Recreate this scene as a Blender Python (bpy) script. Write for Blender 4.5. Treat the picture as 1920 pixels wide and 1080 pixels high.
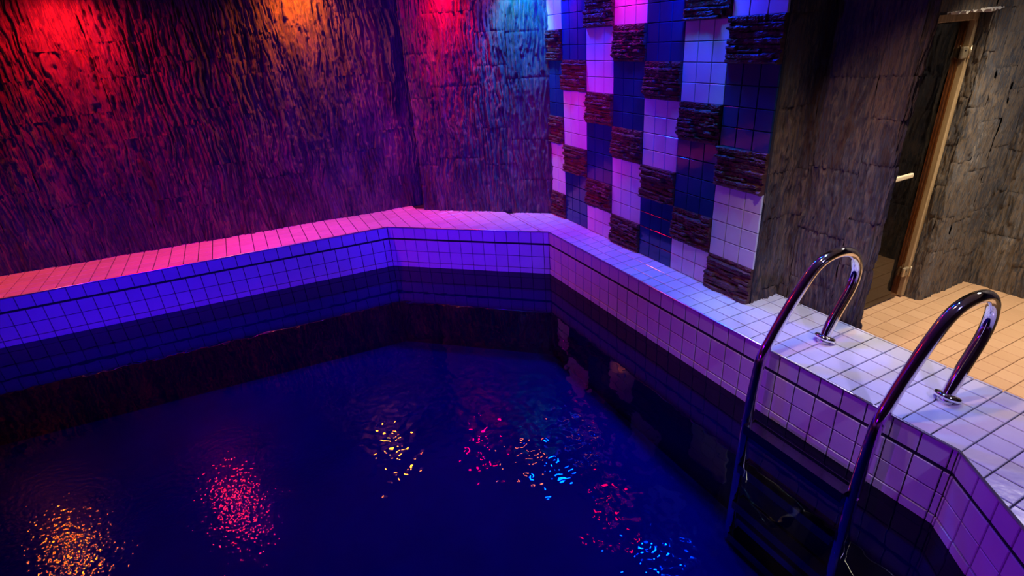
import bpy, math, random
import numpy as np
from mathutils import Matrix, Vector
random.seed(7)
S = bpy.context.scene
COL = S.collection
for o in list(bpy.data.objects):
    bpy.data.objects.remove(o)

# ------------------------------------------------------------------ camera
cam_d = bpy.data.cameras.new('camera')
cam_d.sensor_width = 36.0
cam_d.lens = 1008.64 / 1920 * 36
cam_d.clip_start = 0.02
cam = bpy.data.objects.new('camera', cam_d)
COL.objects.link(cam)
R = Matrix.Rotation(-0.4379, 4, 'Z') @ Matrix.Rotation(1.1290, 4, 'X') @ Matrix.Rotation(-0.0733, 4, 'Z')
cam.matrix_world = Matrix.Translation((-1.9475, -0.6188, 1.4019)) @ R
S.camera = cam

# ------------------------------------------------------------------ world, exposure
w = bpy.data.worlds.new('world')
S.world = w
w.use_nodes = True
w.node_tree.nodes['Background'].inputs[0].default_value = (0.02, 0.0, 0.08, 1)
w.node_tree.nodes['Background'].inputs[1].default_value = 0.1
S.view_settings.view_transform = 'Standard'
S.view_settings.look = 'None'
S.view_settings.gamma = 1.0
S.view_settings.use_curve_mapping = False
S.view_settings.exposure = 0.0

CEIL = 1.92
FLOOR = -0.40
WATER = -0.355


def spot(name, loc, target, color, power, size=100, blend=0.8, radius=0.03):
    d = bpy.data.lights.new(name, 'SPOT')
    d.color = color
    d.energy = power
    d.spot_size = math.radians(size)
    d.spot_blend = blend
    d.shadow_soft_size = radius
    o = bpy.data.objects.new(name, d)
    COL.objects.link(o)
    o.location = loc
    o.rotation_euler = (Vector(target) - Vector(loc)).to_track_quat('-Z', 'Y').to_euler()
    return o


LZ = CEIL - 0.02
# the ring of coloured downlights that follows the walls of the pool
for x, y, c, p in [(-4.20, 4.28, (1, 0.12, 0.0), 80), (-2.84, 4.16, (1, 0.006, 0.02), 110), (-1.30, 4.10, (1, 0.15, 0.0), 72),
                   (-0.42, 3.66, (1, 0.0, 0.06), 24), (-0.04, 3.30, (1, 0.16, 0.05), 7), (0.08, 2.98, (0.0, 0.025, 1.0), 125),
                   (0.16, 2.26, (1, 0.0, 0.06), 4), (0.16, 1.66, (0.0, 0.025, 1.0), 110)]:
    spot('downlight_and_fill', (x, y, LZ), (x, y, 0), c, p, 165, 1.0, 0.046)
# narrow washers at the ring lamps, with added fill spots among them
spot('downlight_and_fill', (0.10, 2.22, LZ), (0.36, 2.22, 1.25), (1, 0.0, 0.5), 24, 56, 1.0)
spot('downlight_and_fill', (0.10, 1.60, LZ), (0.36, 1.60, 1.0), (0.0, 0.3, 1.0), 12, 60, 1.0)
spot('downlight_and_fill', (-0.46, 3.58, LZ), (-0.24, 3.80, 1.2), (1, 0.0, 0.03), 105, 70, 1.0)
spot('downlight_and_fill', (0.00, 3.20, LZ), (0.20, 3.40, 1.2), (0.0, 0.42, 1.0), 90, 70, 1.0)
spot('downlight_and_fill', (-2.45, 3.92, LZ), (-2.45, 4.02, 0), (1, 0.0, 0.36), 60, 42, 1.0)  # added ledge fill, cone too narrow to mirror in the water
spot('downlight_and_fill', (-1.75, 3.88, LZ), (-1.75, 3.98, 0), (1, 0.0, 0.95), 85, 42, 1.0)
spot('downlight_and_fill', (-1.20, 2.00, 1.70), (0.28, 2.85, 0.60), (1, 0.0, 0.35), 75, 42, 1.0)  # added fill hung over the pool, aimed at the tiled wall
spot('downlight_and_fill', (-0.95, 3.95, LZ), (-0.75, 3.98, 0), (1, 0.0, 0.9), 45, 50, 1.0)
spot('downlight_and_fill', (0.06, 2.15, LZ), (0.09, 2.15, 0), (0.0, 0.45, 1.0), 24, 34, 1.0)  # added cyan fill for the deck, kept off the wall
spot('downlight_and_fill', (0.06, 1.45, LZ), (0.09, 1.45, 0), (0.0, 0.45, 1.0), 40, 34, 1.0)
spot('downlight_and_fill', (0.14, 0.72, LZ), (0.14, 0.72, 0), (0.10, 0.42, 1.0), 52, 46, 0.6)
# unseen coloured fill spots, added to light the pool walls, bark and deck
spot('fill_spot', (-4.1, -2.2, 0.75), (-4.0, 3.9, -0.9), (0, 0, 1), 620, 46, 1.0)
spot('fill_spot', (-2.0, -2.2, 0.75), (-2.0, 3.9, -0.9), (0, 0, 1), 640, 46, 1.0)
spot('fill_spot', (-2.2, -1.8, 0.9), (-0.3, 3.6, 0.8), (0.06, 0, 1), 1150, 36, 1.0)
spot('downlight_and_fill', (-0.3, -1.2, LZ), (0.15, 0.1, 0.0), (0.42, 0.34, 1.0), 112, 66, 1.0)
spot('downlight_and_fill', (-4.3, 2.5, LZ), (-1.0, 2.8, -0.2), (0.10, 0, 1), 130, 120, 1.0)
spot('fill_spot', (-4.6, 0.5, 0.6), (0.0, 0.3, -0.25), (0.30, 0, 1), 150, 40, 1.0)


def area(name, loc, target, color, power, size):
    d = bpy.data.lights.new(name, 'AREA')
    d.shape = 'DISK'
    d.color = color
    d.energy = power
    d.size = size
    o = bpy.data.objects.new(name, d)
    COL.objects.link(o)
    o.location = loc
    o.rotation_euler = (Vector(target) - Vector(loc)).to_track_quat('-Z', 'Y').to_euler()
    return o


# white lamp of the dry room, then spots added to brighten floor, bark and deck
area('ceiling_lamp', (1.95, 0.25, LZ), (1.95, 0.25, 0), (1.0, 0.90, 0.86), 11.0, 0.45).data.spread = math.radians(120)
spot('downlight_and_fill', (1.55, 0.62, LZ), (1.55, 0.68, FLOOR), (1.0, 0.78, 0.54), 140, 84, 1.0)
spot('downlight_and_fill', (-0.35, 0.55, LZ), (0.50, 0.60, 0.35), (1.0, 0.62, 0.50), 58, 64, 1.0)
spot('downlight_and_fill', (0.27, 0.95, LZ), (0.36, 0.95, 0.0), (1.0, 0.88, 0.82), 32, 34, 1.0)


# ------------------------------------------------------------------ node helpers
def mat(name, base=(0.8, 0.8, 0.8), rough=0.5, metal=0.0):
    m = bpy.data.materials.new(name)
    m.use_nodes = True
    b = m.node_tree.nodes['Principled BSDF']
    b.inputs['Base Color'].default_value = (*base, 1)
    b.inputs['Roughness'].default_value = rough
    b.inputs['Metallic'].default_value = metal
    return m, m.node_tree, b


def nd(nt, t, **kw):
    n = nt.nodes.new(t)
    for k, v in kw.items():
        if k in n.inputs:
            n.inputs[k].default_value = v
        else:
            setattr(n, k, v)
    return n


def position(nt, scale=(1, 1, 1)):
    g = nd(nt, 'ShaderNodeNewGeometry')
    m = nd(nt, 'ShaderNodeMapping')
    m.inputs['Scale'].default_value = scale
    nt.links.new(g.outputs['Position'], m.inputs['Vector'])
    return m.outputs['Vector']


def noise(nt, vec, scale, detail=3, rough=0.5):
    n = nd(nt, 'ShaderNodeTexNoise')
    n.inputs['Scale'].default_value = scale
    n.inputs['Detail'].default_value = detail
    n.inputs['Roughness'].default_value = rough
    nt.links.new(vec, n.inputs['Vector'])
    return n.outputs['Fac']


def ramp(nt, fac, stops):
    r = nd(nt, 'ShaderNodeValToRGB')
    e = r.color_ramp.elements
    while len(e) < len(stops):
        e.new(0.5)
    for k, (p, c) in enumerate(stops):
        e[k].position = p
        e[k].color = (*c, 1)
    nt.links.new(fac, r.inputs['Fac'])
    return r.outputs['Color']


def bump(nt, b, h, dist, strength=1.0):
    n = nd(nt, 'ShaderNodeBump')
    n.inputs['Distance'].default_value = dist
    n.inputs['Strength'].default_value = strength
    nt.links.new(h, n.inputs['Height'])
    nt.links.new(n.outputs['Normal'], b.inputs['Normal'])
    return n


def tile_mat(name, base, dark, rough=0.16, wob=0.0012, wscale=14):
    m, nt, b = mat(name, base, rough)
    p = position(nt)
    oi = nd(nt, 'ShaderNodeObjectInfo')
    n1 = noise(nt, p, 9, 3)
    mx = nd(nt, 'ShaderNodeMath', operation='MULTIPLY_ADD')
    nt.links.new(n1, mx.inputs[0])
    mx.inputs[1].default_value = 0.6
    ad = nd(nt, 'ShaderNodeMath', operation='MULTIPLY')
    nt.links.new(oi.outputs['Random'], ad.inputs[0])
    ad.inputs[1].default_value = 0.4
    nt.links.new(ad.outputs[0], mx.inputs[2])
    nt.links.new(ramp(nt, mx.outputs[0], [(0.2, dark), (0.75, base)]), b.inputs['Base Color'])
    bump(nt, b, noise(nt, p, wscale, 2), wob)
    b.inputs['Coat Weight'].default_value = 0.25
    b.inputs['Coat Roughness'].default_value = 0.08
    return m


M = {}
M['white_tile'] = tile_mat('white_tile', (0.72, 0.72, 0.72), (0.60, 0.60, 0.61))
M['pool_tile'] = tile_mat('pool_tile', (0.66, 0.66, 0.66), (0.56, 0.56, 0.57), 0.5, 0.0008)
M['pool_tile'].node_tree.nodes['Principled BSDF'].inputs['Coat Weight'].default_value = 0.0
M['deck_tile'] = tile_mat('deck_tile', (0.74, 0.73, 0.72), (0.62, 0.61, 0.60), 0.2, 0.0012, 22)
M['blue_tile'] = tile_mat('blue_tile', (0.010, 0.045, 0.15), (0.006, 0.03, 0.11), 0.12)
M['floor_tile'] = tile_mat('floor_tile', (0.76, 0.49, 0.27), (0.68, 0.42, 0.22), 0.4, 0.0004, 20)
M['grout'], nt, b = mat('grout', (0.03, 0.025, 0.035), 0.8)
bump(nt, b, noise(nt, position(nt), 300, 2), 0.0006)
M['floor_grout'], nt, b = mat('floor_grout', (0.16, 0.085, 0.035), 0.9)
bump(nt, b, noise(nt, position(nt), 300, 2), 0.0006)
M['black_strip'], nt, b = mat('black_strip', (0.006, 0.006, 0.012), 0.6)
bump(nt, b, noise(nt, position(nt), 120, 2), 0.0004)
M['chrome'], nt, b = mat('chrome', (0.86, 0.86, 0.88), 0.07, 1.0)
bump(nt, b, noise(nt, position(nt), 30, 2), 0.0003)
M['nosing'], nt, b = mat('nosing', (0.80, 0.80, 0.82), 0.30, 1.0)
bump(nt, b, noise(nt, position(nt), 40, 2), 0.0003)
M['brushed'], nt, b = mat('brushed', (0.62, 0.62, 0.65), 0.28, 1.0)
bump(nt, b, noise(nt, position(nt, (1, 0.05, 1)), 400, 2), 0.0002)
M['step_metal'], nt, b = mat('step_metal', (0.16, 0.16, 0.20), 0.16, 1.0)
bump(nt, b, noise(nt, position(nt), 60, 2), 0.0006)
M['hinge_metal'], nt, b = mat('hinge_metal', (0.62, 0.52, 0.33), 0.35, 0.7)
bump(nt, b, noise(nt, position(nt), 90, 2), 0.0003)

# bark: long vertical streaks of brown, grey, ochre and slate blue
def bark_mat(name, cols):
    m, nt, b = mat(name, (0.2, 0.15, 0.1), 0.72)
    p1 = position(nt, (85, 85, 9))
    p2 = position(nt, (7, 7, 1.8))
    n1 = noise(nt, p1, 1.0, 6, 0.62)
    n2 = noise(nt, p2, 1.0, 4, 0.6)
    mx = nd(nt, 'ShaderNodeMix', data_type='FLOAT')
    mx.inputs['Factor'].default_value = 0.55
    nt.links.new(n1, mx.inputs[2])
    nt.links.new(n2, mx.inputs[3])
    c1 = ramp(nt, mx.outputs[0], cols)
    nt.links.new(c1, b.inputs['Base Color'])
    p3 = position(nt, (230, 230, 20))
    bump(nt, b, noise(nt, p3, 1.0, 6, 0.7), 0.018)
    b.inputs['Specular IOR Level'].default_value = 0.35
    return m


M['bark'] = bark_mat('bark', [(0.30, (0.045, 0.028, 0.022)), (0.40, (0.15, 0.085, 0.055)), (0.47, (0.10, 0.095, 0.105)),
                              (0.53, (0.27, 0.18, 0.11)), (0.60, (0.19, 0.17, 0.16)), (0.70, (0.42, 0.32, 0.22))])
M['pale_bark'] = bark_mat('pale_bark', [(0.30, (0.07, 0.05, 0.04)), (0.40, (0.22, 0.16, 0.115)), (0.46, (0.10, 0.12, 0.155)),
                                        (0.52, (0.33, 0.25, 0.17)), (0.58, (0.19, 0.205, 0.23)), (0.66, (0.56, 0.46, 0.34))])
M['ledgestone'], nt, b = mat('ledgestone', (0.2, 0.1, 0.08), 0.55)
p = position(nt, (12, 12, 60))
nt.links.new(ramp(nt, noise(nt, p, 1.0, 5), [(0.3, (0.03, 0.010, 0.010)), (0.55, (0.10, 0.035, 0.028)), (0.75, (0.17, 0.08, 0.065))]), b.inputs['Base Color'])
bump(nt, b, noise(nt, position(nt, (40, 40, 140)), 1.0, 4), 0.003)
M['wood'], nt, b = mat('wood', (0.5, 0.32, 0.15), 0.5)
nt.links.new(ramp(nt, noise(nt, position(nt, (60, 60, 3)), 1.0, 4), [(0.3, (0.34, 0.23, 0.11)), (0.7, (0.60, 0.45, 0.25))]), b.inputs['Base Color'])
M['dark_wood'], nt, b = mat('dark_wood', (0.12, 0.06, 0.03), 0.6)
nt.links.new(ramp(nt, noise(nt, position(nt, (4, 4, 60)), 1.0, 4), [(0.3, (0.09, 0.04, 0.018)), (0.7, (0.20, 0.10, 0.045))]), b.inputs['Base Color'])
M['handle_wood'], nt, b = mat('handle_wood', (0.85, 0.75, 0.52), 0.4)
nt.links.new(ramp(nt, noise(nt, position(nt, (6, 60, 60)), 1.0, 3), [(0.3, (0.78, 0.66, 0.42)), (0.7, (0.9, 0.82, 0.62))]), b.inputs['Base Color'])
M['plaster'], nt, b = mat('plaster', (0.72, 0.70, 0.66), 0.9)
bump(nt, b, noise(nt, position(nt), 80, 4), 0.003)
M['ceiling'], nt, b = mat('ceiling', (0.40, 0.38, 0.38), 0.9)
bump(nt, b, noise(nt, position(nt), 40, 3), 0.002)

# bronze tinted door glass
m = bpy.data.materials.new('bronze_glass')
m.use_nodes = True
nt = m.node_tree
nt.nodes.clear()
out = nd(nt, 'ShaderNodeOutputMaterial')
mix = nd(nt, 'ShaderNodeMixShader')
fr = nd(nt, 'ShaderNodeFresnel', IOR=1.55)
tr = nd(nt, 'ShaderNodeBsdfTransparent', Color=(0.50, 0.32, 0.17, 1))
gl = nd(nt, 'ShaderNodeBsdfGlossy', Color=(0.9, 0.85, 0.8, 1), Roughness=0.02)
nt.links.new(fr.outputs[0], mix.inputs[0])
nt.links.new(tr.outputs[0], mix.inputs[1])
nt.links.new(gl.outputs[0], mix.inputs[2])
nt.links.new(mix.outputs[0], out.inputs[0])
M['bronze_glass'] = m

# water: clear deep-blue body under a rippled mirror-like surface
m = bpy.data.materials.new('pool_water')
m.use_nodes = True
nt = m.node_tree
nt.nodes.clear()
out = nd(nt, 'ShaderNodeOutputMaterial')
mix = nd(nt, 'ShaderNodeMixShader')
fr = nd(nt, 'ShaderNodeFresnel', IOR=1.333)
tr = nd(nt, 'ShaderNodeBsdfTransparent', Color=(0.02, 0.06, 0.50, 1))
gl = nd(nt, 'ShaderNodeBsdfGlossy', Color=(1, 1, 1, 1), Roughness=0.006)
bp = nd(nt, 'ShaderNodeBump', Distance=1.0, Strength=1.0)
g = nd(nt, 'ShaderNodeNewGeometry')
sx = nd(nt, 'ShaderNodeSeparateXYZ')
nt.links.new(g.outputs['Position'], sx.inputs[0])
def mrange(src, a, b_, c_, d_):
    r_ = nd(nt, 'ShaderNodeMapRange')
    for k_, v_ in zip(('From Min', 'From Max', 'To Min', 'To Max'), (a, b_, c_, d_)):
        r_.inputs[k_].default_value = v_
    nt.links.new(src, r_.inputs['Value'])
    return r_.outputs[0]


def mul(a, b_):
    n_ = nd(nt, 'ShaderNodeMath', operation='MULTIPLY')
    nt.links.new(a, n_.inputs[0])
    if isinstance(b_, float):
        n_.inputs[1].default_value = b_
    else:
        nt.links.new(b_, n_.inputs[1])
    return n_.outputs[0]


# the jet on the left breaks the surface into much finer ripples; towards the far wall the water calms
vd = nd(nt, 'ShaderNodeVectorMath', operation='DISTANCE')
nt.links.new(g.outputs['Position'], vd.inputs[0])
vd.inputs[1].default_value = (-2.75, 1.55, WATER)
jet = mrange(vd.outputs['Value'], 0.75, 1.0, 1.0, 0.0)
calm = mrange(sx.outputs['Y'], 1.7, 2.3, 1.0, 0.12)
calm2 = mrange(sx.outputs['X'], -0.85, -0.55, 1.0, 0.15)
h1 = mul(mul(mul(noise(nt, position(nt), 14, 1.0, 0.5), 0.0056), calm), calm2)
h2 = mul(noise(nt, position(nt), 48, 1.5, 0.5), 0.0019)
mxh = nd(nt, 'ShaderNodeMix', data_type='FLOAT')
nt.links.new(jet, mxh.inputs['Factor'])
nt.links.new(h1, mxh.inputs[2])
nt.links.new(h2, mxh.inputs[3])
nt.links.new(mxh.outputs[0], bp.inputs['Height'])
nt.links.new(bp.outputs[0], gl.inputs['Normal'])
nt.links.new(fr.outputs[0], mix.inputs[0])
nt.links.new(tr.outputs[0], mix.inputs[1])
nt.links.new(gl.outputs[0], mix.inputs[2])
nt.links.new(mix.outputs[0], out.inputs[0])
M['water'] = m

# underwater lining: navy band at the waterline, paler band, navy below; blue floor
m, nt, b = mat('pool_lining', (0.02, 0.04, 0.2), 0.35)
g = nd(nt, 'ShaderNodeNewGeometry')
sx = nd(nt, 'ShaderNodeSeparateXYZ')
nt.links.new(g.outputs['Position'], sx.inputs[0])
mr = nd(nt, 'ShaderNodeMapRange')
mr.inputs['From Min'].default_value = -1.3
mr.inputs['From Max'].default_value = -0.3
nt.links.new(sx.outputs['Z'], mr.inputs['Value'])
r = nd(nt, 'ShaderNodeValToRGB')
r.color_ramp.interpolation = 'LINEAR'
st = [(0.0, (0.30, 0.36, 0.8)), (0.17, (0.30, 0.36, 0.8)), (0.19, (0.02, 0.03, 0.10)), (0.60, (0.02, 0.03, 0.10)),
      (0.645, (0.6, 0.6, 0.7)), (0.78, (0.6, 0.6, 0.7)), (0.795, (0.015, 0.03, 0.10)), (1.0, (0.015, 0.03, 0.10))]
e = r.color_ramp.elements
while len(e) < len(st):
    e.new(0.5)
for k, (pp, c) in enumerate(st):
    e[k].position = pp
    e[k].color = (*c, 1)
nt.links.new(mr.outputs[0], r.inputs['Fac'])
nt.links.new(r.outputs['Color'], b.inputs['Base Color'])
M['pool_lining'] = m
M['pool_floor'], nt, b = mat('pool_floor', (0.30, 0.36, 0.80), 0.38)
b.inputs['Specular IOR Level'].default_value = 0.12
nt.links.new(ramp(nt, noise(nt, position(nt), 3, 2), [(0.3, (0.12, 0.15, 0.42)), (0.7, (0.15, 0.18, 0.52))]), b.inputs['Base Color'])


# ------------------------------------------------------------------ mesh helpers
def link(name, mesh, parent=None, kind=None, label=None, cat=None, group=None, mtl=None):
    o = bpy.data.objects.new(name, mesh)
    COL.objects.link(o)
    if parent:
        o.parent = parent
    if kind:
        o['kind'] = kind
    if label:
        o['label'] = label
    if cat:
        o['category'] = cat
    if group:
        o['group'] = group
    if mtl is not None and mesh is not None and not mesh.materials:
        mesh.materials.append(mtl)
    return o


def mesh_from(name, vs, fs, mtl=None, smooth=False):
    me = bpy.data.meshes.new(name)
    me.from_pydata([tuple(map(float, v)) for v in vs], [], fs)
    me.update()
    if mtl:
        me.materials.append(mtl)
    if smooth:
        me.polygons.foreach_set('use_smooth', [True] * len(me.polygons))
    return me


def box_data(a, b2):
    x0, y0, z0 = a
    x1, y1, z1 = b2
    v = [(x0, y0, z0), (x1, y0, z0), (x1, y1, z0), (x0, y1, z0), (x0, y0, z1), (x1, y0, z1), (x1, y1, z1), (x0, y1, z1)]
    f = [(0, 3, 2, 1), (4, 5, 6, 7), (0, 1, 5, 4), (1, 2, 6, 5), (2, 3, 7, 6), (3, 0, 4, 7)]
    return v, f


def box(name, a, b2, mtl, parent=None, bevel=0.0, **kw):
    v, f = box_data(a, b2)
    me = mesh_from(name, v, f, mtl)
    o = link(name, me, parent, **kw)
    if bevel:
        md = o.modifiers.new('bevel', 'BEVEL')
        md.width = bevel
        md.segments = 2
    return o


def prism_mesh(name, poly, z0, z1, mtl, frame=None, bev=0.0):
    """poly: list of 2D points (ccw seen from +w); frame (O,U,V,W) maps (u,v,w) to 3D; optional bevelled top edge"""
    n = len(poly)
    c = (sum(p[0] for p in poly) / n, sum(p[1] for p in poly) / n)
    vs, fs = [], []
    def ring(s, w_):
        for p in poly:
            dx, dy = p[0] - c[0], p[1] - c[1]
            L = math.hypot(dx, dy) or 1
            k = max(0.0, (L - s) / L)
            vs.append((c[0] + dx * k, c[1] + dy * k, w_))
    ring(0, z0)
    if bev:
        ring(0, z1 - bev)
        ring(bev * 1.3, z1)
        nr = 3
    else:
        ring(0, z1)
        nr = 2
    for r_ in range(nr - 1):
        for i in range(n):
            j = (i + 1) % n
            fs.append((r_ * n + i, r_ * n + j, (r_ + 1) * n + j, (r_ + 1) * n + i))
    fs.append(tuple((nr - 1) * n + i for i in range(n)))
    fs.append(tuple(reversed(range(n))))
    if frame:
        O, U, V, W = frame
        vs = [O + U * a + V * b_ + W * c_ for a, b_, c_ in vs]
    return mesh_from(name, vs, fs, mtl)


def clip(poly, a, b_, c_):
    """keep a*x+b*y+c>=0"""
    out_ = []
    n = len(poly)
    for i in range(n):
        p, q = poly[i], poly[(i + 1) % n]
        dp, dq = a * p[0] + b_ * p[1] + c_, a * q[0] + b_ * q[1] + c_
        if dp >= 0:
            out_.append(p)
        if dp * dq < 0:
            t = dp / (dp - dq)
            out_.append((p[0] + (q[0] - p[0]) * t, p[1] + (q[1] - p[1]) * t))
    return out_


def parea(p):
    return 0.5 * sum(p[i][0] * p[(i + 1) % len(p)][1] - p[(i + 1) % len(p)][0] * p[i][1] for i in range(len(p)))


def half(p, q, keep):
    """half-plane through p,q that keeps the point keep"""
    a, b_ = -(q[1] - p[1]), q[0] - p[0]
    L = math.hypot(a, b_)
    a, b_ = a / L, b_ / L
    c_ = -(a * p[0] + b_ * p[1])
    if a * keep[0] + b_ * keep[1] + c_ < 0:
        a, b_, c_ = -a, -b_, -c_
    return a, b_, c_


X, Y, Z = Vector((1, 0, 0)), Vector((0, 1, 0)), Vector((0, 0, 1))
TT = 0.009      # tile thickness
GAP = 0.0035    # joint width
_full = {}


def tile(poly, frame, mtl, parent, name='tile', gap=GAP, t=TT, tilt=0.0):
    """one glazed tile: full size ones share a mesh, cut ones get their own"""
    if len(poly) < 3 or abs(parea(poly)) < 0.00008:
        return None
    xs, ys = [p[0] for p in poly], [p[1] for p in poly]
    w_, h_ = max(xs) - min(xs), max(ys) - min(ys)
    if min(w_, h_) < gap * 2:
        return None
    cx, cy = sum(xs) / len(xs), sum(ys) / len(ys)
    O, U, V, W = frame
    rect = len(poly) == 4 and abs(abs(parea(poly)) - w_ * h_) < 1e-6
    loc = O + U * cx + V * cy
    rot = Matrix((U, V, W)).transposed().to_4x4()
    if parea(poly) < 0:
        poly = poly[::-1]
    g = gap / 2
    loc2 = [(p[0] - cx, p[1] - cy) for p in poly]
    # inset every edge by half a joint
    cur = loc2
    n = len(loc2)
    for i in range(n):
        p, q = loc2[i], loc2[(i + 1) % n]
        if math.hypot(q[0] - p[0], q[1] - p[1]) < 1e-6:
            continue
        a, b_, c_ = half(p, q, (0, 0))
        cur = clip(cur, a, b_, c_ - g)
        if len(cur) < 3:
            return None
    key = (round(w_, 4), round(h_, 4), mtl.name, t) if rect else None
    if key and key in _full:
        me = _full[key]
    else:
        me = prism_mesh(name, cur, 0.0, t, mtl, None, 0.0022)
        if key:
            _full[key] = me
    o = bpy.data.objects.new(name, me)
    COL.objects.link(o)
    o.parent = parent
    tl = Matrix.Rotation(random.uniform(-1, 1) * tilt, 4, 'X') @ Matrix.Rotation(random.uniform(-1, 1) * tilt, 4, 'Y')
    o.matrix_local = Matrix.Translation(loc) @ rot @ tl
    return o


def rect(u0, u1, v0, v1):
    return [(u0, v0), (u1, v0), (u1, v1), (u0, v1)]


# ------------------------------------------------------------------ plan of the pool
P0 = (-0.0, 0.005)            # near end of the right side
PB = (0.0, 2.803)             # back right corner
PA = (-1.022, 3.745)          # back left corner
PL = (-5.20, 4.035)            # left end of the far side
PN = (-1.08, -1.50)           # near chamfer runs off below the frame
PM = (-5.20, -1.50)
POOL = [P0, PB, PA, PL, PM, PN]
# plan of the walls
WL0, WL1 = (-5.38, 4.6096), (-0.25, 4.165)     # left bark wall (far side of the pool)
WC0, WC1 = (-0.60, 4.000), (0.285, 3.165)     # bark wall across the corner
XT = 0.285                                    # tiled wall plane
XB = 0.505                                    # bark wall plane beside the ladder

# basin ----------------------------------------------------------------
BOT = -1.12
vs = [(x, y, -0.36) for x, y in POOL] + [(x, y, BOT) for x, y in POOL]
n = 6
# pull the lining slightly back so the tile courses stand proud of it
cen = (-2.2, 1.3)
fs = [(i, i + n, (i + 1) % n + n, (i + 1) % n) for i in range(n)]
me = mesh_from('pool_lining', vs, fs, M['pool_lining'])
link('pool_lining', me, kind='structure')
me = mesh_from('pool_floor', [(x, y, BOT) for x, y in POOL], [tuple(range(n))], M['pool_floor'])
link('pool_floor', me, kind='structure')
me = mesh_from('pool_water', [(x, y, WATER) for x, y in POOL], [tuple(range(n))], M['water'])
link('pool_water', me, kind='structure')

# raised rim bodies -------------------------------------------------------
def slab(name, poly, z0, z1, mtl, **kw):
    if parea(poly) < 0:
        poly = poly[::-1]
    return link(name, prism_mesh(name, poly, z0, z1, mtl), **kw)


RIM = 0.0 - TT
deck_r = slab('pool_deck', [(TT, -1.60), (XB - TT, -1.60), (XB - TT, 3.0), (0.30, 3.25), (-0.04, 3.60), (-0.04, 2.855), (TT, 2.81)], -1.1, RIM, M['grout'], kind='structure')
deck_n = slab('pool_deck', [(TT, -0.001), (0.45, -0.002), (0.45, -1.6), (-1.14, -1.6), (-1.06, -1.5)], -1.1, RIM - 0.0005, M['grout'], kind='structure')
deck_l = slab('pool_deck', [(-0.041, 2.86), (-1.018, 3.76), (-5.20, 4.047), (-5.20, 4.76), (-0.04, 4.31)], -1.1, RIM, M['grout'], kind='structure')

# tiles on the right deck: 0.10 m grid, first column cut to 0.085 m
F = (Vector((0, 0, RIM)), X, Y, Z)
xs = [-1.115 + 0.1 * k for k in range(11)] + [-0.015, 0.085, 0.185, 0.285, 0.385, 0.485]
near_h = half(P0, PN, (0.4, -0.4))
edge_h = half(P0, PB, (0.4, 1))
cham_h = half(PB, PA, (0.2, 3.4))
for j in range(-9, 34):
    y0, y1 = j * 0.1, (j + 1) * 0.1
    cols = xs + [0.498]
    for a, b_ in zip(cols[:-1], cols[1:]):
        if b_ - a < 0.02:
            a0 = a
        pl = rect(a, b_, y0, y1)
        if b_ <= -0.0149 and y0 > 0 and not (y1 > 2.75 and b_ > -0.02):
            continue
        if y1 > 2.75:
            pl = clip(pl, 1, 0, 0.040)
            if y0 >= 2.80:
                pl = clip(pl, *cham_h)
            else:
                pl = clip(pl, 1, 0, 0)
        elif y0 > -0.001:
            pl = clip(pl, 1, 0, 0)
        else:
            pl = clip(pl, *near_h)
        if y0 >= 1.19:
            pl = clip(pl, -1, 0, XT + 0.004)
        pl = clip(pl, *half(WC0, WC1, (0, 2.9))) if y1 > 2.9 else pl
        if y1 > 2.9 and y0 < 3.6 and a < -0.02:
            pass
        if len(pl) >= 3 and not (b_ > 0.49 and False):
            tile(pl, F, M['deck_tile'], deck_r, tilt=0.004, gap=0.005)

# tiles on the far deck (rows follow the far side, joints run square to the right deck)
slope = (PL[1] - PA[1]) / (PL[0] - PA[0])
def yl(x):
    return PA[1] + (x - PA[0]) * slope
for k in range(0, 42):
    x1 = -0.054 - 0.1 * k if k else -0.041
    x0 = -0.054 - 0.1 * (k + 1)
    for r_ in range(-8, 6):
        pl = [(x0, yl(x0) + r_ * 0.1), (x1, yl(x1) + r_ * 0.1), (x1, yl(x1) + (r_ + 1) * 0.1), (x0, yl(x0) + (r_ + 1) * 0.1)]
        if x1 > -1.03:
            pl = clip(pl, *cham_h)
            if x1 > -0.6:
                hw = half(WC0, WC1, (0, 2.9))
                pl = clip(pl, hw[0], hw[1], hw[2] + 0.04)
        elif r_ < 0:
            continue
        hw = half(WL0, WL1, (-2, 3))
        pl = clip(pl, hw[0], hw[1], hw[2] + 0.05)
        if len(pl) >= 3:
            tile(pl, F, M['deck_tile'], deck_l, tilt=0.004, gap=0.005)

# outer riser of the raised rim (0.4 m above the dry floor)
F2 = (Vector((XB - TT, 0, 0)), Y, Z, X)
riser = box('riser', (XB - TT - 0.004, -1.6, FLOOR), (XB - TT, 0.70, -0.008), M['grout'], kind='structure')
for j in range(-9, 7):
    for r_ in range(4):
        tile(rect(j * 0.1, j * 0.1 + 0.1, -0.4 + r_ * 0.1, -0.3 + r_ * 0.1 if r_ < 3 else -0.012), F2, M['deck_tile'], riser)


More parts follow.
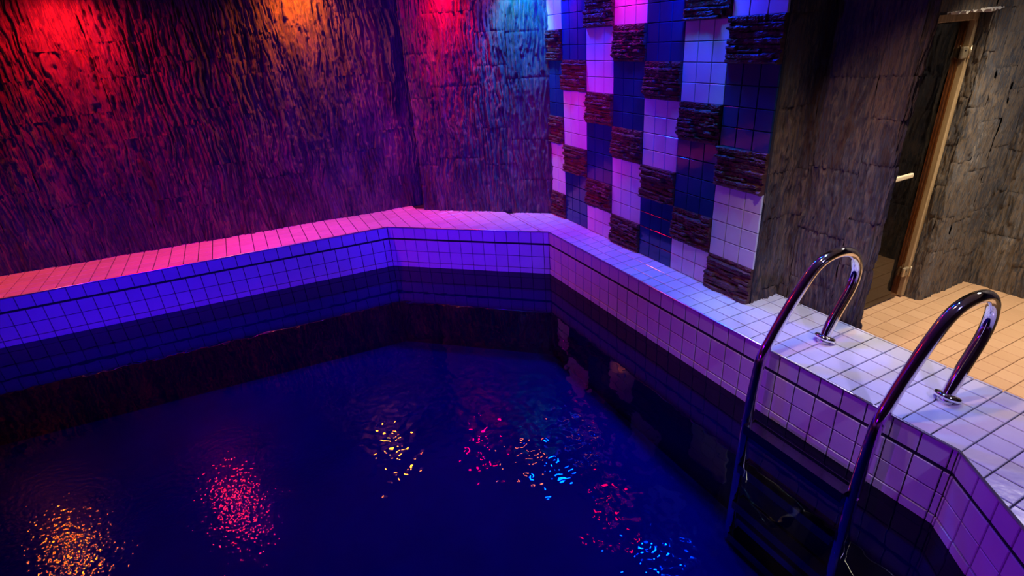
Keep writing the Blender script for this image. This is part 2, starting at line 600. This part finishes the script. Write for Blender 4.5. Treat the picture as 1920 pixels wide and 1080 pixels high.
# ------------------------------------------------------------------ tiled pool walls above the water
def pool_wall(p, q, joints_top, joints_low, s_max, mt):
    """p->q along the wall with the pool on the left hand; courses: 0..-0.1, black joint, two courses, lip"""
    P, Q = Vector((p[0], p[1], 0)), Vector((q[0], q[1], 0))
    U = (Q - P).normalized()
    L = (Q - P).length
    W = U.cross(Z) * -1
    W = Vector((-U.y, U.x, 0))
    # frame: u along, v up, w toward the pool.  U x V = W needs right handedness
    if U.cross(Z).dot(W) < 0:
        U2, P2 = -U, Q
        off = lambda s: L - s
    else:
        U2, P2 = U, P
        off = lambda s: s
    fr_ = (P2 - W * TT, U2, Z, W)
    back = prism_mesh('pool_wall', rect(0, L, -0.36, -0.004), -0.05, 0.0, M['grout'], fr_)
    wall = link('pool_wall', back, kind='structure')
    def run(joints, v0, v1, t=TT, m_=mt):
        js = [0.0] + [s for s in joints if 0.004 < s < L - 0.004] + [L]
        for a, b_ in zip(js[:-1], js[1:]):
            u0, u1 = off(a), off(b_)
            if u0 > u1:
                u0, u1 = u1, u0
            tile(rect(u0, u1, v0, v1), fr_, m_, wall, t=t, gap=0.0048)
    run(joints_top, -0.100, -0.006)
    run(joints_low, -0.212, -0.112)
    run(joints_low, -0.312, -0.212)
    run(joints_low, -0.357, -0.312, TT + 0.004)
    # the black joint strip between first and second course
    link('joint_strip', prism_mesh('joint_strip', rect(0, L, -0.113, -0.099), 0.0, TT * 0.55, M['black_strip'], fr_), wall)
    return wall


def joints(first, n_):
    return [first + 0.1 * k for k in range(n_)]


pool_wall(P0, PB, joints(0.018, 30), joints(0.025, 30), 3, M['pool_tile'])
pool_wall(PB, PA, joints(0.045, 16), joints(0.045, 16), 2, M['pool_tile'])
Lf = math.hypot(PL[0] - PA[0], PL[1] - PA[1])
pool_wall(PA, PL, joints(0.080, 43), joints(0.050, 43), 4, M['pool_tile'])
pool_wall(PN, P0, joints(0.04, 20), joints(0.04, 20), 2, M['pool_tile'])


# metal nosing along the pool edge
def tube(name, pts, r_, mtl, parent=None, seg=12, closed=False, radii=None, cap=True, **kw):
    pts = [Vector(p_) for p_ in pts]
    n_ = len(pts)
    vs_, fs_ = [], []
    t0 = (pts[1] - pts[0]).normalized()
    up = Vector((0, 1, 0)) if abs(t0.y) < 0.9 else Vector((1, 0, 0))
    nrm = (up - t0 * up.dot(t0)).normalized()
    for i, p_ in enumerate(pts):
        if i == 0:
            t = t0
        elif i == n_ - 1:
            t = (pts[-1] - pts[-2]).normalized()
        else:
            t = (pts[i + 1] - pts[i - 1]).normalized()
        nrm = (nrm - t * nrm.dot(t)).normalized()
        bn = t.cross(nrm)
        rr = radii[i] if radii else r_
        for k in range(seg):
            a = 2 * math.pi * k / seg
            vs_.append(p_ + nrm * (rr * math.cos(a)) + bn * (rr * math.sin(a)))
    for i in range(n_ - 1):
        for k in range(seg):
            k2 = (k + 1) % seg
            fs_.append((i * seg + k, i * seg + k2, (i + 1) * seg + k2, (i + 1) * seg + k))
    if cap:
        fs_.append(tuple(reversed(range(seg))))
        fs_.append(tuple((n_ - 1) * seg + k for k in range(seg)))
    me_ = mesh_from(name, vs_, fs_, mtl, True)
    return link(name, me_, parent, **kw)


for k, (p, q) in enumerate([(P0, PB), (PB, PA), (PA, PL), (PN, P0)]):
    P, Q = Vector((*p, -0.0035)), Vector((*q, -0.0035))
    d = (Q - P).normalized()
    W = Vector((-d.y, d.x, 0))
    tube('trim_%d' % (k + 1), [P - W * 0.001, Q - W * 0.001], 0.0055, M['nosing'], seg=10, kind='structure')

# ------------------------------------------------------------------ tiled wall with ledgestone blocks
CELL = 0.1017
box('wall_core', (XT + 0.016, 1.195, -0.05), (XT + 0.12, 3.30, CEIL), M['grout'], kind='structure')
wall_t = box('wall_right', (XT, 1.150, -0.05), (XT + 0.016, 3.30, CEIL), M['grout'], kind='structure')
FT = (Vector((XT, 0, 0)), -Y, Z, -X)


def stone_mesh(seed, w_, h_):
    """a block of stacked split ledgestone: thin layers of uneven depth"""
    rs = np.random.RandomState(seed)
    nx, nz = 40, 60
    zs = np.linspace(0, h_, nz + 1)
    us = np.linspace(0, w_, nx + 1)
    cuts = [0]
    while cuts[-1] < h_ - 0.012:
        cuts.append(cuts[-1] + rs.uniform(0.010, 0.030))
    cuts[-1] = h_
    D = np.zeros((nz + 1, nx + 1))
    wob = np.cumsum(rs.randn(nx + 1) * 0.0012)
    for c_ in range(len(cuts) - 1):
        # broken lengths within a layer
        prof = np.zeros(nx + 1)
        s = 0
        while s < nx + 1:
            L = rs.randint(8, 34)
            prof[s:s + L] = rs.uniform(0.012, 0.040)
            s += L
        prof += np.convolve(rs.randn(nx + 9) * 0.006, np.ones(5) / 5, 'same')[4:4 + nx + 1]
        wv = np.convolve(rs.randn(nx + 17) * 0.010, np.ones(9) / 9, 'same')[8:8 + nx + 1]
        for i, z_ in enumerate(zs):
            for j in range(nx + 1):
                zz = z_ + wv[j] * (0 if c_ == 0 else 1) * 0.5
                if cuts[c_] <= zz < cuts[c_ + 1] or (c_ == len(cuts) - 2 and zz >= cuts[c_]):
                    f_ = (zz - cuts[c_]) / (cuts[c_ + 1] - cuts[c_])
                    D[i, j] = prof[j] * (0.75 + 0.25 * min(1.0, f_ * 3.5)) if f_ < 0.9 else prof[j] * 0.9
    D += rs.randn(nz + 1, nx + 1) * 0.0011
    D = np.clip(D, 0.008, 0.05)
    vs_ = [(us[j], zs[i], D[i, j]) for i in range(nz + 1) for j in range(nx + 1)]
    fs_ = [(i * (nx + 1) + j, i * (nx + 1) + j + 1, (i + 1) * (nx + 1) + j + 1, (i + 1) * (nx + 1) + j) for i in range(nz) for j in range(nx)]
    # skirt back to the wall
    border = [j for j in range(nx + 1)] + [i * (nx + 1) + nx for i in range(1, nz + 1)] + \
             [nz * (nx + 1) + j for j in range(nx - 1, -1, -1)] + [i * (nx + 1) for i in range(nz - 1, 0, -1)]
    base = len(vs_)
    for b_ in border:
        v = vs_[b_]
        vs_.append((v[0], v[1], -0.004))
    nb = len(border)
    for k in range(nb):
        k2 = (k + 1) % nb
        fs_.append((border[k2], border[k], base + k, base + k2))
    return mesh_from('stone_block', vs_, fs_, M['ledgestone'])


stones = {}
def stone(seed, w_, h_):
    key = (seed, round(w_, 3), round(h_, 3))
    if key not in stones:
        stones[key] = stone_mesh(seed, w_ - 0.004, h_ + 0.004)
    return stones[key]


# column edges (as y), from the back corner towards the ladder
COLS = [3.19, 2.985, 2.680, 2.375, 2.065, 1.760, 1.455, 1.150]
ROT = Matrix((FT[1], FT[2], FT[3])).transposed().to_4x4()
OFFS = {0: 0.0, 1: 0.4, 2: 0.2}   # height of the lowest stone block by column kind
for c_ in range(7):
    ya, yb = COLS[c_], COLS[c_ + 1]
    kind = c_ % 3
    nt_ = 2 if c_ == 0 else 3
    z = 0.0
    # (height, kind) sequence from the deck upwards
    seq = {0: ['s', 'w', 's', 'b', 's', 'w'], 1: ['b', 's', 'w', 's', 'b', 's'], 2: ['wh', 's', 'b', 's', 'w', 's', 'bt']}[kind]
    for it in seq:
        hh = {'s': 0.2, 'w': 0.4, 'b': 0.4, 'wh': 0.2, 'bt': 0.2}[it]
        if z >= 1.85:
            break
        if it == 's':
            me = stone(random.randint(1, 5), ya - yb, hh)
            o = bpy.data.objects.new('stone_block', me)
            COL.objects.link(o)
            o.parent = wall_t
            o.matrix_local = Matrix.Translation((XT, ya - 0.002, z - 0.002)) @ ROT
        else:
            mt = M['blue_tile'] if it[0] == 'b' else M['white_tile']
            rows = int(round(hh / 0.1))
            for r_ in range(rows):
                for q_ in range(nt_):
                    wq = (ya - yb) / nt_
                    tile(rect(-ya + q_ * wq, -ya + (q_ + 1) * wq, z + r_ * 0.1, z + (r_ + 1) * 0.1), FT, mt, wall_t, tilt=0.008, t=0.011)
        z += hh

# ------------------------------------------------------------------ bark cladding
def hash2(ix, iy, seed):
    h = (ix.astype(np.int64) * 374761393 + iy.astype(np.int64) * 668265263 + seed * 974634777) & 0xFFFFFFFF
    h = ((h ^ (h >> 13)) * 1274126177) & 0xFFFFFFFF
    h = (h ^ (h >> 16)) & 0xFFFFFFFF
    return h / 4294967295.0


def vnoise(x, y, seed=0):
    ix, iy = np.floor(x), np.floor(y)
    fx, fy = x - ix, y - iy
    fx, fy = fx * fx * (3 - 2 * fx), fy * fy * (3 - 2 * fy)
    ix, iy = ix.astype(np.int64), iy.astype(np.int64)
    a = hash2(ix, iy, seed); b_ = hash2(ix + 1, iy, seed)
    c_ = hash2(ix, iy + 1, seed); d_ = hash2(ix + 1, iy + 1, seed)
    return (a * (1 - fx) + b_ * fx) * (1 - fy) + (c_ * (1 - fx) + d_ * fx) * fy


def bark_height(s, z, seed, amp=1.0, fine=1.0):
    """split bark: long narrow flakes standing at different depths, stepped at their ends"""
    warp = (vnoise(s * 6, z * 3.5, 5) - 0.5) * 1.6 + (vnoise(s * 25, z * 12, 6) - 0.5) * 0.5
    out_ = np.zeros_like(s)
    for fs_, fz_, am_, sd_ in ((34, 5.0, 0.016, 31), (70, 9.0, 0.013, 32), (140, 17.0, 0.007, 33)):
        u = s * fs_ * fine + warp * fs_ / 26.0 + seed * 0.7
        col_ = np.floor(u)
        fu = u - col_
        # each strand has its own phase along z, so the flakes start and stop at random heights
        ph = hash2(col_.astype(np.int64), np.zeros_like(col_).astype(np.int64), sd_) * 17.0
        v = z * fz_ + ph + seed
        cell_ = np.floor(v)
        hgt = hash2(col_.astype(np.int64), cell_.astype(np.int64), sd_ + 50)
        prof = np.clip(np.minimum(fu, 1 - fu) * 4.5, 0, 1)
        out_ += am_ * hgt * (0.35 + 0.65 * prof)
    big = vnoise(s * 8 + warp * 0.5, z * 2.2, 13)
    return amp * (out_ + 0.022 * big + 0.004 * vnoise(s * 90, z * 60, 15))


def path_sampler(pts, rnd=0.03):
    P = [np.array(p, float) for p in pts]
    segs = [P[i + 1] - P[i] for i in range(len(P) - 1)]
    Ls = [np.linalg.norm(s) for s in segs]
    cum = np.concatenate([[0], np.cumsum(Ls)])
    dirs = [s / l for s, l in zip(segs, Ls)]
    nrm = [np.array([d_[1], -d_[0]]) for d_ in dirs]    # right hand side of the travel direction
    def f(s):
        s = np.clip(s, 0, cum[-1])
        k = np.clip(np.searchsorted(cum, s, side='right') - 1, 0, len(Ls) - 1)
        pos = np.stack([P[i] + dirs[i] * (v - cum[i]) for i, v in zip(k, s)])
        N = np.stack([nrm[i] for i in k])
        for ci in range(1, len(Ls)):
            dd = s - cum[ci]
            near = np.abs(dd) < rnd
            wgt = np.clip((dd + rnd) / (2 * rnd), 0, 1)
            mixn = np.outer(1 - wgt, nrm[ci - 1]) + np.outer(wgt, nrm[ci])
            mixn /= np.linalg.norm(mixn, axis=1)[:, None]
            N[near] = mixn[near]
            # round the corner itself
            pull = (1 - np.abs(dd) / rnd)[:, None] * rnd * 0.35 * (nrm[ci - 1] + nrm[ci])
            turn = np.cross(dirs[ci - 1], dirs[ci])
            pos[near] -= (pull if turn > 0 else -pull)[near] if turn > 0 else 0
        return pos, N
    return f, cum[-1]


def bark_wall(root, pts, z0, z1, mtl, cell=(0.34, 0.30), res=(0.005, 0.014), amp=1.0, seed=0, base=0.0, fine=1.0, seam=1.0):
    """slabs of bark in courses; every slab is its own piece"""
    f, L = path_sampler(pts)
    rs = np.random.RandomState(seed + 1)
    s = 0.0
    row = 0
    while s < L - 0.001:
        w_ = cell[0] * rs.uniform(0.6, 1.3)
        a, b_ = s, min(L, s + w_)
        if L - b_ < 0.08:
            b_ = L
        s = b_
        row += 1
        z = z0
        while z < z1 - 0.001:
            h = min(cell[1] * rs.uniform(0.55, 1.5), z1 - z)
            if z1 - z - h < 0.1:
                h = z1 - z
            nx = max(3, int(round((b_ - a) / res[0])))
            nz = max(3, int(round(h / res[1])))
            ss = np.linspace(a, b_, nx + 1)
            zz = np.linspace(z, z + h, nz + 1)
            SS, ZZ = np.meshgrid(ss, zz)
            sd = int(rs.randint(0, 50))
            H = bark_height(SS, ZZ, sd * 0.15, amp, fine)
            # ragged, drooping slab ends make the seams
            eb = np.minimum(ZZ - z, z + h - ZZ)
            es = np.minimum(SS - a, b_ - SS)
            rag = 0.002 + 0.006 * vnoise(SS * 60, ZZ * 0 + row, 21)
            if row > 0 or True:
                top_free = np.where(ZZ - z < h / 2, z > z0 + 0.001, z + h < z1 - 0.001)
                H = np.where((eb < rag * seam) & top_free & (seam > 0.1), H * (0.6 if seam > 0.6 else 0.88), H)
            inner = np.where(SS - a < (b_ - a) / 2, a > 0.001, b_ < L - 0.001)
            H = np.where((es < 0.004 * seam) & inner, H * 0.85, H)
            H = H + base + amp * 0.004 * seam * rs.uniform(-1, 1)
            pos, N = f(ss)
            V = np.zeros((nz + 1, nx + 1, 3))
            V[:, :, 0] = pos[None, :, 0] + N[None, :, 0] * H
            V[:, :, 1] = pos[None, :, 1] + N[None, :, 1] * H
            V[:, :, 2] = ZZ
            idx = np.arange((nz + 1) * (nx + 1)).reshape(nz + 1, nx + 1)
            Q = np.stack([idx[:-1, :-1], idx[:-1, 1:], idx[1:, 1:], idx[1:, :-1]], -1).reshape(-1, 4)
            me = bpy.data.meshes.new('bark_slab')
            nv, nf = V.size // 3, len(Q)
            me.vertices.add(nv)
            me.vertices.foreach_set('co', V.reshape(-1))
            me.loops.add(nf * 4)
            me.loops.foreach_set('vertex_index', Q.reshape(-1))
            me.polygons.add(nf)
            me.polygons.foreach_set('loop_start', np.arange(nf) * 4)
            me.materials.append(mtl)
            me.update(calc_edges=True)
            o = bpy.data.objects.new('bark_slab', me)
            COL.objects.link(o)
            o.parent = root
            z += h


def wall_box(name, p, q, th, z0, z1, side=1, back=0.0):
    """backing slab behind the line p-q; th to its left hand"""
    d_ = Vector((q[0] - p[0], q[1] - p[1], 0)).normalized()
    nn = Vector((-d_.y, d_.x, 0)) * th * side
    bk = Vector((-d_.y, d_.x, 0)) * back * side
    p, q = (p[0] + bk.x, p[1] + bk.y), (q[0] + bk.x, q[1] + bk.y)
    poly = [(p[0], p[1]), (q[0], q[1]), (q[0] + nn.x, q[1] + nn.y), (p[0] + nn.x, p[1] + nn.y)]
    return slab(name, poly, z0, z1, M['grout'], kind='structure')


# far (left) wall; the outward side is the right hand of WL0 -> WL1
wl = wall_box('wall_left', WL0, WL1, 0.15, -0.05, CEIL, back=0.052)
bark_wall(wl, [WL0, WL1], -0.006, CEIL, M['bark'], (0.36, 0.42), (0.005, 0.012), seed=3, amp=1.35, base=-0.050, seam=0.05)
# wall across the corner
wc = wall_box('wall_back', WC0, WC1, 0.10, -0.05, CEIL, back=0.042)
bark_wall(wc, [WC0, WC1], -0.006, CEIL, M['bark'], (0.34, 0.40), (0.005, 0.012), seed=8, amp=1.2, base=-0.040, seam=0.11)
# wall beside the ladder: return, front, free end
wb = slab('wall_front', [(XB + 0.034, 0.742), (XB + 0.055, 0.742), (XB + 0.055, 1.30), (XT + 0.12, 1.30), (XT + 0.12, 1.175), (XB + 0.034, 1.175)], FLOOR, CEIL, M['grout'], kind='structure')
bark_wall(wb, [(XT + 0.002, 1.145), (XB + 0.006, 1.145), (XB + 0.006, 0.712), (XB + 0.085, 0.712), (XB + 0.085, 1.2)], FLOOR, CEIL, M['bark'], (0.22, 0.30), (0.004, 0.012), seed=14, amp=0.85, base=-0.030, fine=1.35, seam=0.3)

# ------------------------------------------------------------------ dry room on the right
XJ, YW, XR = 1.84, 1.075, 2.40
DY = 1.20
DZ = 1.345
fl = box('floor', (XB - 0.02, -1.8, FLOOR - 0.1), (XR + 0.15, 1.35, FLOOR - 0.006), M['floor_grout'], kind='structure')
FF = (Vector((0, 0, FLOOR - 0.006)), X, Y, Z)
ys = [0.300 + 0.1035 * k for k in range(-6, 10)]
vs_all, fs_all = [], []
for i in range(0, 19):
    xa = 0.5 + 0.1 * i
    for ya, yb in zip(ys[:-1], ys[1:]):
        if xa < 0.99:
            continue
        pl = rect(xa, min(xa + 0.1, XR), ya, min(yb, 1.225))
        if xa >= XJ - 0.001 and ya > YW + 0.02:
            continue
        tile(pl, FF, M['floor_tile'], fl, gap=0.0032, t=0.006, tilt=0.001)

# wall with the door: pale bark right of the opening, its reveal and the strip above the door
wr = slab('wall_door', [(XJ + 0.02, YW + 0.02), (XR + 0.1, YW + 0.02), (XR + 0.1, 1.5), (XJ + 0.02, 1.5)], FLOOR, CEIL, M['grout'], kind='structure')
bark_wall(wr, [(XJ, 1.30), (XJ, YW), (XR + 0.02, YW)], FLOOR, DZ + 0.012, M['pale_bark'], (0.26, 0.25), (0.005, 0.012), seed=21, amp=0.62, base=-0.012, fine=1.0, seam=0.4)
wh = box('wall_header', (XB + 0.10, YW + 0.02, DZ + 0.012), (XR + 0.1, 1.5, CEIL), M['grout'], kind='structure')
bark_wall(wh, [(XB + 0.09, YW), (XR + 0.02, YW)], DZ + 0.008, CEIL, M['pale_bark'], (0.30, 0.26), (0.005, 0.012), seed=33, amp=0.62, base=-0.012, fine=1.0, seam=0.4)
wg = box('wall_end', (XR + 0.012, -1.8, FLOOR), (XR + 0.12, 1.10, CEIL), M['grout'], kind='structure')
bark_wall(wg, [(XR, YW + 0.02), (XR, -0.6)], FLOOR, CEIL, M['pale_bark'], (0.28, 0.26), (0.006, 0.014), seed=41, amp=0.8, base=-0.008, fine=1.0, seam=0.4)
# ragged white plaster left along the top of the opening
rs = np.random.RandomState(5)
n_ = 44
xs_ = np.linspace(1.32, 1.84, n_)
vs, fs = [], []
for i, x in enumerate(xs_):
    zt = DZ + 0.011 + 0.003 * rs.rand()
    zb = DZ + 0.006 - 0.016 * rs.rand() ** 3
    yy = YW - 0.006 - 0.006 * rs.rand()
    vs += [(x, yy, zb), (x, yy + 0.004, zt), (x, YW + 0.03, zb), (x, YW + 0.03, zt)]
for i in range(n_ - 1):
    a = i * 4
    fs += [(a, a + 4, a + 5, a + 1), (a, a + 2, a + 6, a + 4), (a + 1, a + 5, a + 7, a + 3)]
link('trim_5', mesh_from('trim_5', vs, fs, M['plaster']), kind='structure')

# door: timber frame, bronze glass leaf, two clamp hinges, pale wooden handle
door = bpy.data.objects.new('door_1', None)
COL.objects.link(door)
door['kind'] = 'structure'
def moulded(name, a, b_, parent, mtl=M['wood'], bev=0.004):
    return box(name, a, b_, mtl, parent, bevel=bev)
moulded('door_frame', (1.800, 1.165, FLOOR + 0.01), (1.838, 1.225, DZ), door)
moulded('door_stop', (1.778, 1.195, FLOOR + 0.01), (1.800, 1.225, DZ - 0.03), door, bev=0.003)
moulded('door_lintel', (0.90, 1.155, DZ - 0.045), (1.80, 1.225, DZ), door)
moulded('door_frame', (0.86, 1.165, FLOOR + 0.01), (0.90, 1.225, DZ), door)
box('glass_panel', (0.905, 1.182, FLOOR + 0.012), (1.775, 1.190, DZ - 0.05), M['bronze_glass'], door)
for hz in (1.135, -0.205):
    h_ = box('hinge', (1.752, 1.160, hz - 0.032), (1.808, 1.182, hz + 0.032), M['hinge_metal'], door, bevel=0.008)
    tube('screw', [(1.768, 1.161, hz + 0.012), (1.768, 1.157, hz + 0.012)], 0.005, M['black_strip'], h_, seg=10)
    tube('hinge_pin', [(1.812, 1.158, hz - 0.036), (1.812, 1.158, hz + 0.036)], 0.007, M['hinge_metal'], h_, seg=10)
hd = box('handle', (1.15, 1.115, 0.488), (1.485, 1.133, 0.516), M['handle_wood'], door, bevel=0.006)
for sx_ in (1.20, 1.40):
    tube('standoff', [(sx_, 1.133, 0.502), (sx_, 1.183, 0.502)], 0.008, M['black_strip'], hd, seg=10)

# small plank-lined room behind the glass
sr = box('wall_sauna', (0.70, 2.10, FLOOR), (2.10, 2.16, CEIL), M['dark_wood'], kind='structure')
k = 0
z = FLOOR
while z < 1.5:
    box('plank', (0.70, 2.085, z + 0.004), (2.00, 2.10, z + 0.116), M['dark_wood'], sr, bevel=0.004)
    z += 0.12
box('wall_sauna', (0.60, 1.30, FLOOR), (0.70, 2.16, CEIL), M['dark_wood'], kind='structure')
box('wall_sauna', (2.00, 1.50, FLOOR), (2.10, 2.16, CEIL), M['dark_wood'], kind='structure')
box('floor', (0.60, 1.35, FLOOR - 0.1), (2.10, 2.16, FLOOR - 0.004), M['dark_wood'], kind='structure')

# ------------------------------------------------------------------ shell behind the camera
box('ceiling', (-5.4, -2.4, CEIL), (2.7, 4.8, CEIL + 0.1), M['ceiling'], kind='structure')
box('wall_near', (-5.4, -2.5, -1.1), (2.7, -2.4, CEIL), M['bark'], kind='structure')
box('wall_side', (-5.5, -2.4, -1.1), (-5.4, 4.8, CEIL), M['bark'], kind='structure')
slab('pool_deck', [(-5.4, -2.4), (XB - 0.02, -2.4), (XB - 0.02, -1.601), (-1.14, -1.601), (-1.085, -1.5), (-5.20, -1.5), (-5.20, 4.8), (-5.4, 4.8)], -1.1, RIM, M['deck_tile'], kind='structure')
box('floor', (XB - 0.02, -2.4, FLOOR - 0.1), (XR + 0.3, -1.8, FLOOR), M['floor_tile'], kind='structure')
box('wall_end', (XR + 0.12, -2.4, FLOOR), (XR + 0.3, -1.2, CEIL), M['bark'], kind='structure')

# ------------------------------------------------------------------ pool ladder
lad = bpy.data.objects.new('pool_ladder', None)
COL.objects.link(lad)
lad.location = (0, 0.485, 0)
lad['label'] = 'chrome pool ladder with two hooped handrails at the tiled pool edge'
lad['category'] = 'ladder'
HOOP = [(-0.140, -1.10), (-0.140, -0.8), (-0.136, -0.45), (-0.128, -0.25), (-0.118, -0.12), (-0.109, -0.03), (-0.100, 0.012), (-0.085, 0.046),
        (-0.055, 0.097), (-0.015, 0.165), (0.030, 0.246), (0.075, 0.326), (0.117, 0.395), (0.165, 0.437), (0.232, 0.455), (0.300, 0.443),
        (0.352, 0.408), (0.383, 0.356), (0.388, 0.300), (0.372, 0.245), (0.342, 0.192), (0.306, 0.135), (0.274, 0.072), (0.254, 0.022), (0.248, -0.008)]


def smooth_path(p, sub=4):
    out_ = []
    P = [np.array(v) for v in p]
    P = [2 * P[0] - P[1]] + P + [2 * P[-1] - P[-2]]
    for i in range(1, len(P) - 2):
        for k_ in range(sub):
            t = k_ / sub
            a, b_, c_, d_ = P[i - 1], P[i], P[i + 1], P[i + 2]
            out_.append(0.5 * ((2 * b_) + (-a + c_) * t + (2 * a - 5 * b_ + 4 * c_ - d_) * t * t + (-a + 3 * b_ - 3 * c_ + d_) * t ** 3))
    out_.append(P[-2])
    return out_


HP = smooth_path(HOOP)
def skew(x):
    t = min(1.0, max(0.0, (x + 0.05) / 0.33))
    return -0.046 * t * t * (3 - 2 * t)


for yy, sh in ((0.258, 0.0), (-0.262, -0.010)):
    tube('rail', [(p_[0] + (sh if p_[0] > 0.2 else sh * max(0, p_[0]) / 0.2), yy + skew(p_[0]), p_[1]) for p_ in HP], 0.0235, M['chrome'], lad, seg=28)
    # escutcheon: dished ring tilted with the tube
    prof = [(0.0215, 0.014), (0.030, 0.016), (0.043, 0.012), (0.049, 0.004), (0.0475, -0.004), (0.040, -0.008), (0.0215, -0.008)]
    vs, fs = [], []
    seg = 32
    for r_, h_ in prof:
        for k in range(seg):
            a = 2 * math.pi * k / seg
            vs.append((r_ * math.cos(a), r_ * math.sin(a), h_))
    for i in range(len(prof) - 1):
        for k in range(seg):
            k2 = (k + 1) % seg
            fs.append((i * seg + k, i * seg + k2, (i + 1) * seg + k2, (i + 1) * seg + k)[::-1])
    me = mesh_from('flange', vs, fs, M['chrome'], True)
    o = link('flange', me, lad)
    o.location = (0.262 + sh, yy - 0.045, 0.017)
    o.rotation_euler = (0, math.radians(24), 0)
    # anchor socket sunk into the deck
    tube('socket', [(0.247 + sh, yy - 0.045, -0.004), (0.257 + sh, yy - 0.045, 0.014)], 0.027, M['brushed'], lad, seg=20)

for k, zz in enumerate((-0.318, -0.56, -0.80, -1.03)):
    x0, x1 = -0.178, -0.104
    y0, y1 = -0.245, 0.237
    # pressed tray: tread, raised lips, deep front apron
    vs, fs = [], []
    def addbox(a, b_):
        v, f = box_data(a, b_)
        o_ = len(vs)
        vs.extend(v)
        fs.extend([tuple(i + o_ for i in q) for q in f])
    addbox((x0, y0, zz - 0.012), (x1, y1, zz - 0.009))
    addbox((x0 - 0.002, y0, zz - 0.050), (x0 + 0.001, y1, zz))
    addbox((x1 - 0.001, y0, zz - 0.035), (x1 + 0.002, y1, zz))
    addbox((x0, y0 - 0.002, zz - 0.030), (x1, y0 + 0.001, zz))
    addbox((x0, y1 - 0.001, zz - 0.030), (x1, y1 + 0.002, zz))
    st = link('step', mesh_from('step', vs, fs, M['step_metal']), lad)
    for yy in (y0 - 0.018 - 0.016, y1 + 0.018 + 0.016):
        sgn = -1 if yy < 0 else 1
        tube('bolt', [(-0.139, yy - sgn * 0.028, zz - 0.022), (-0.139, yy + sgn * 0.008, zz - 0.022)], 0.009, M['chrome'], st, seg=10)
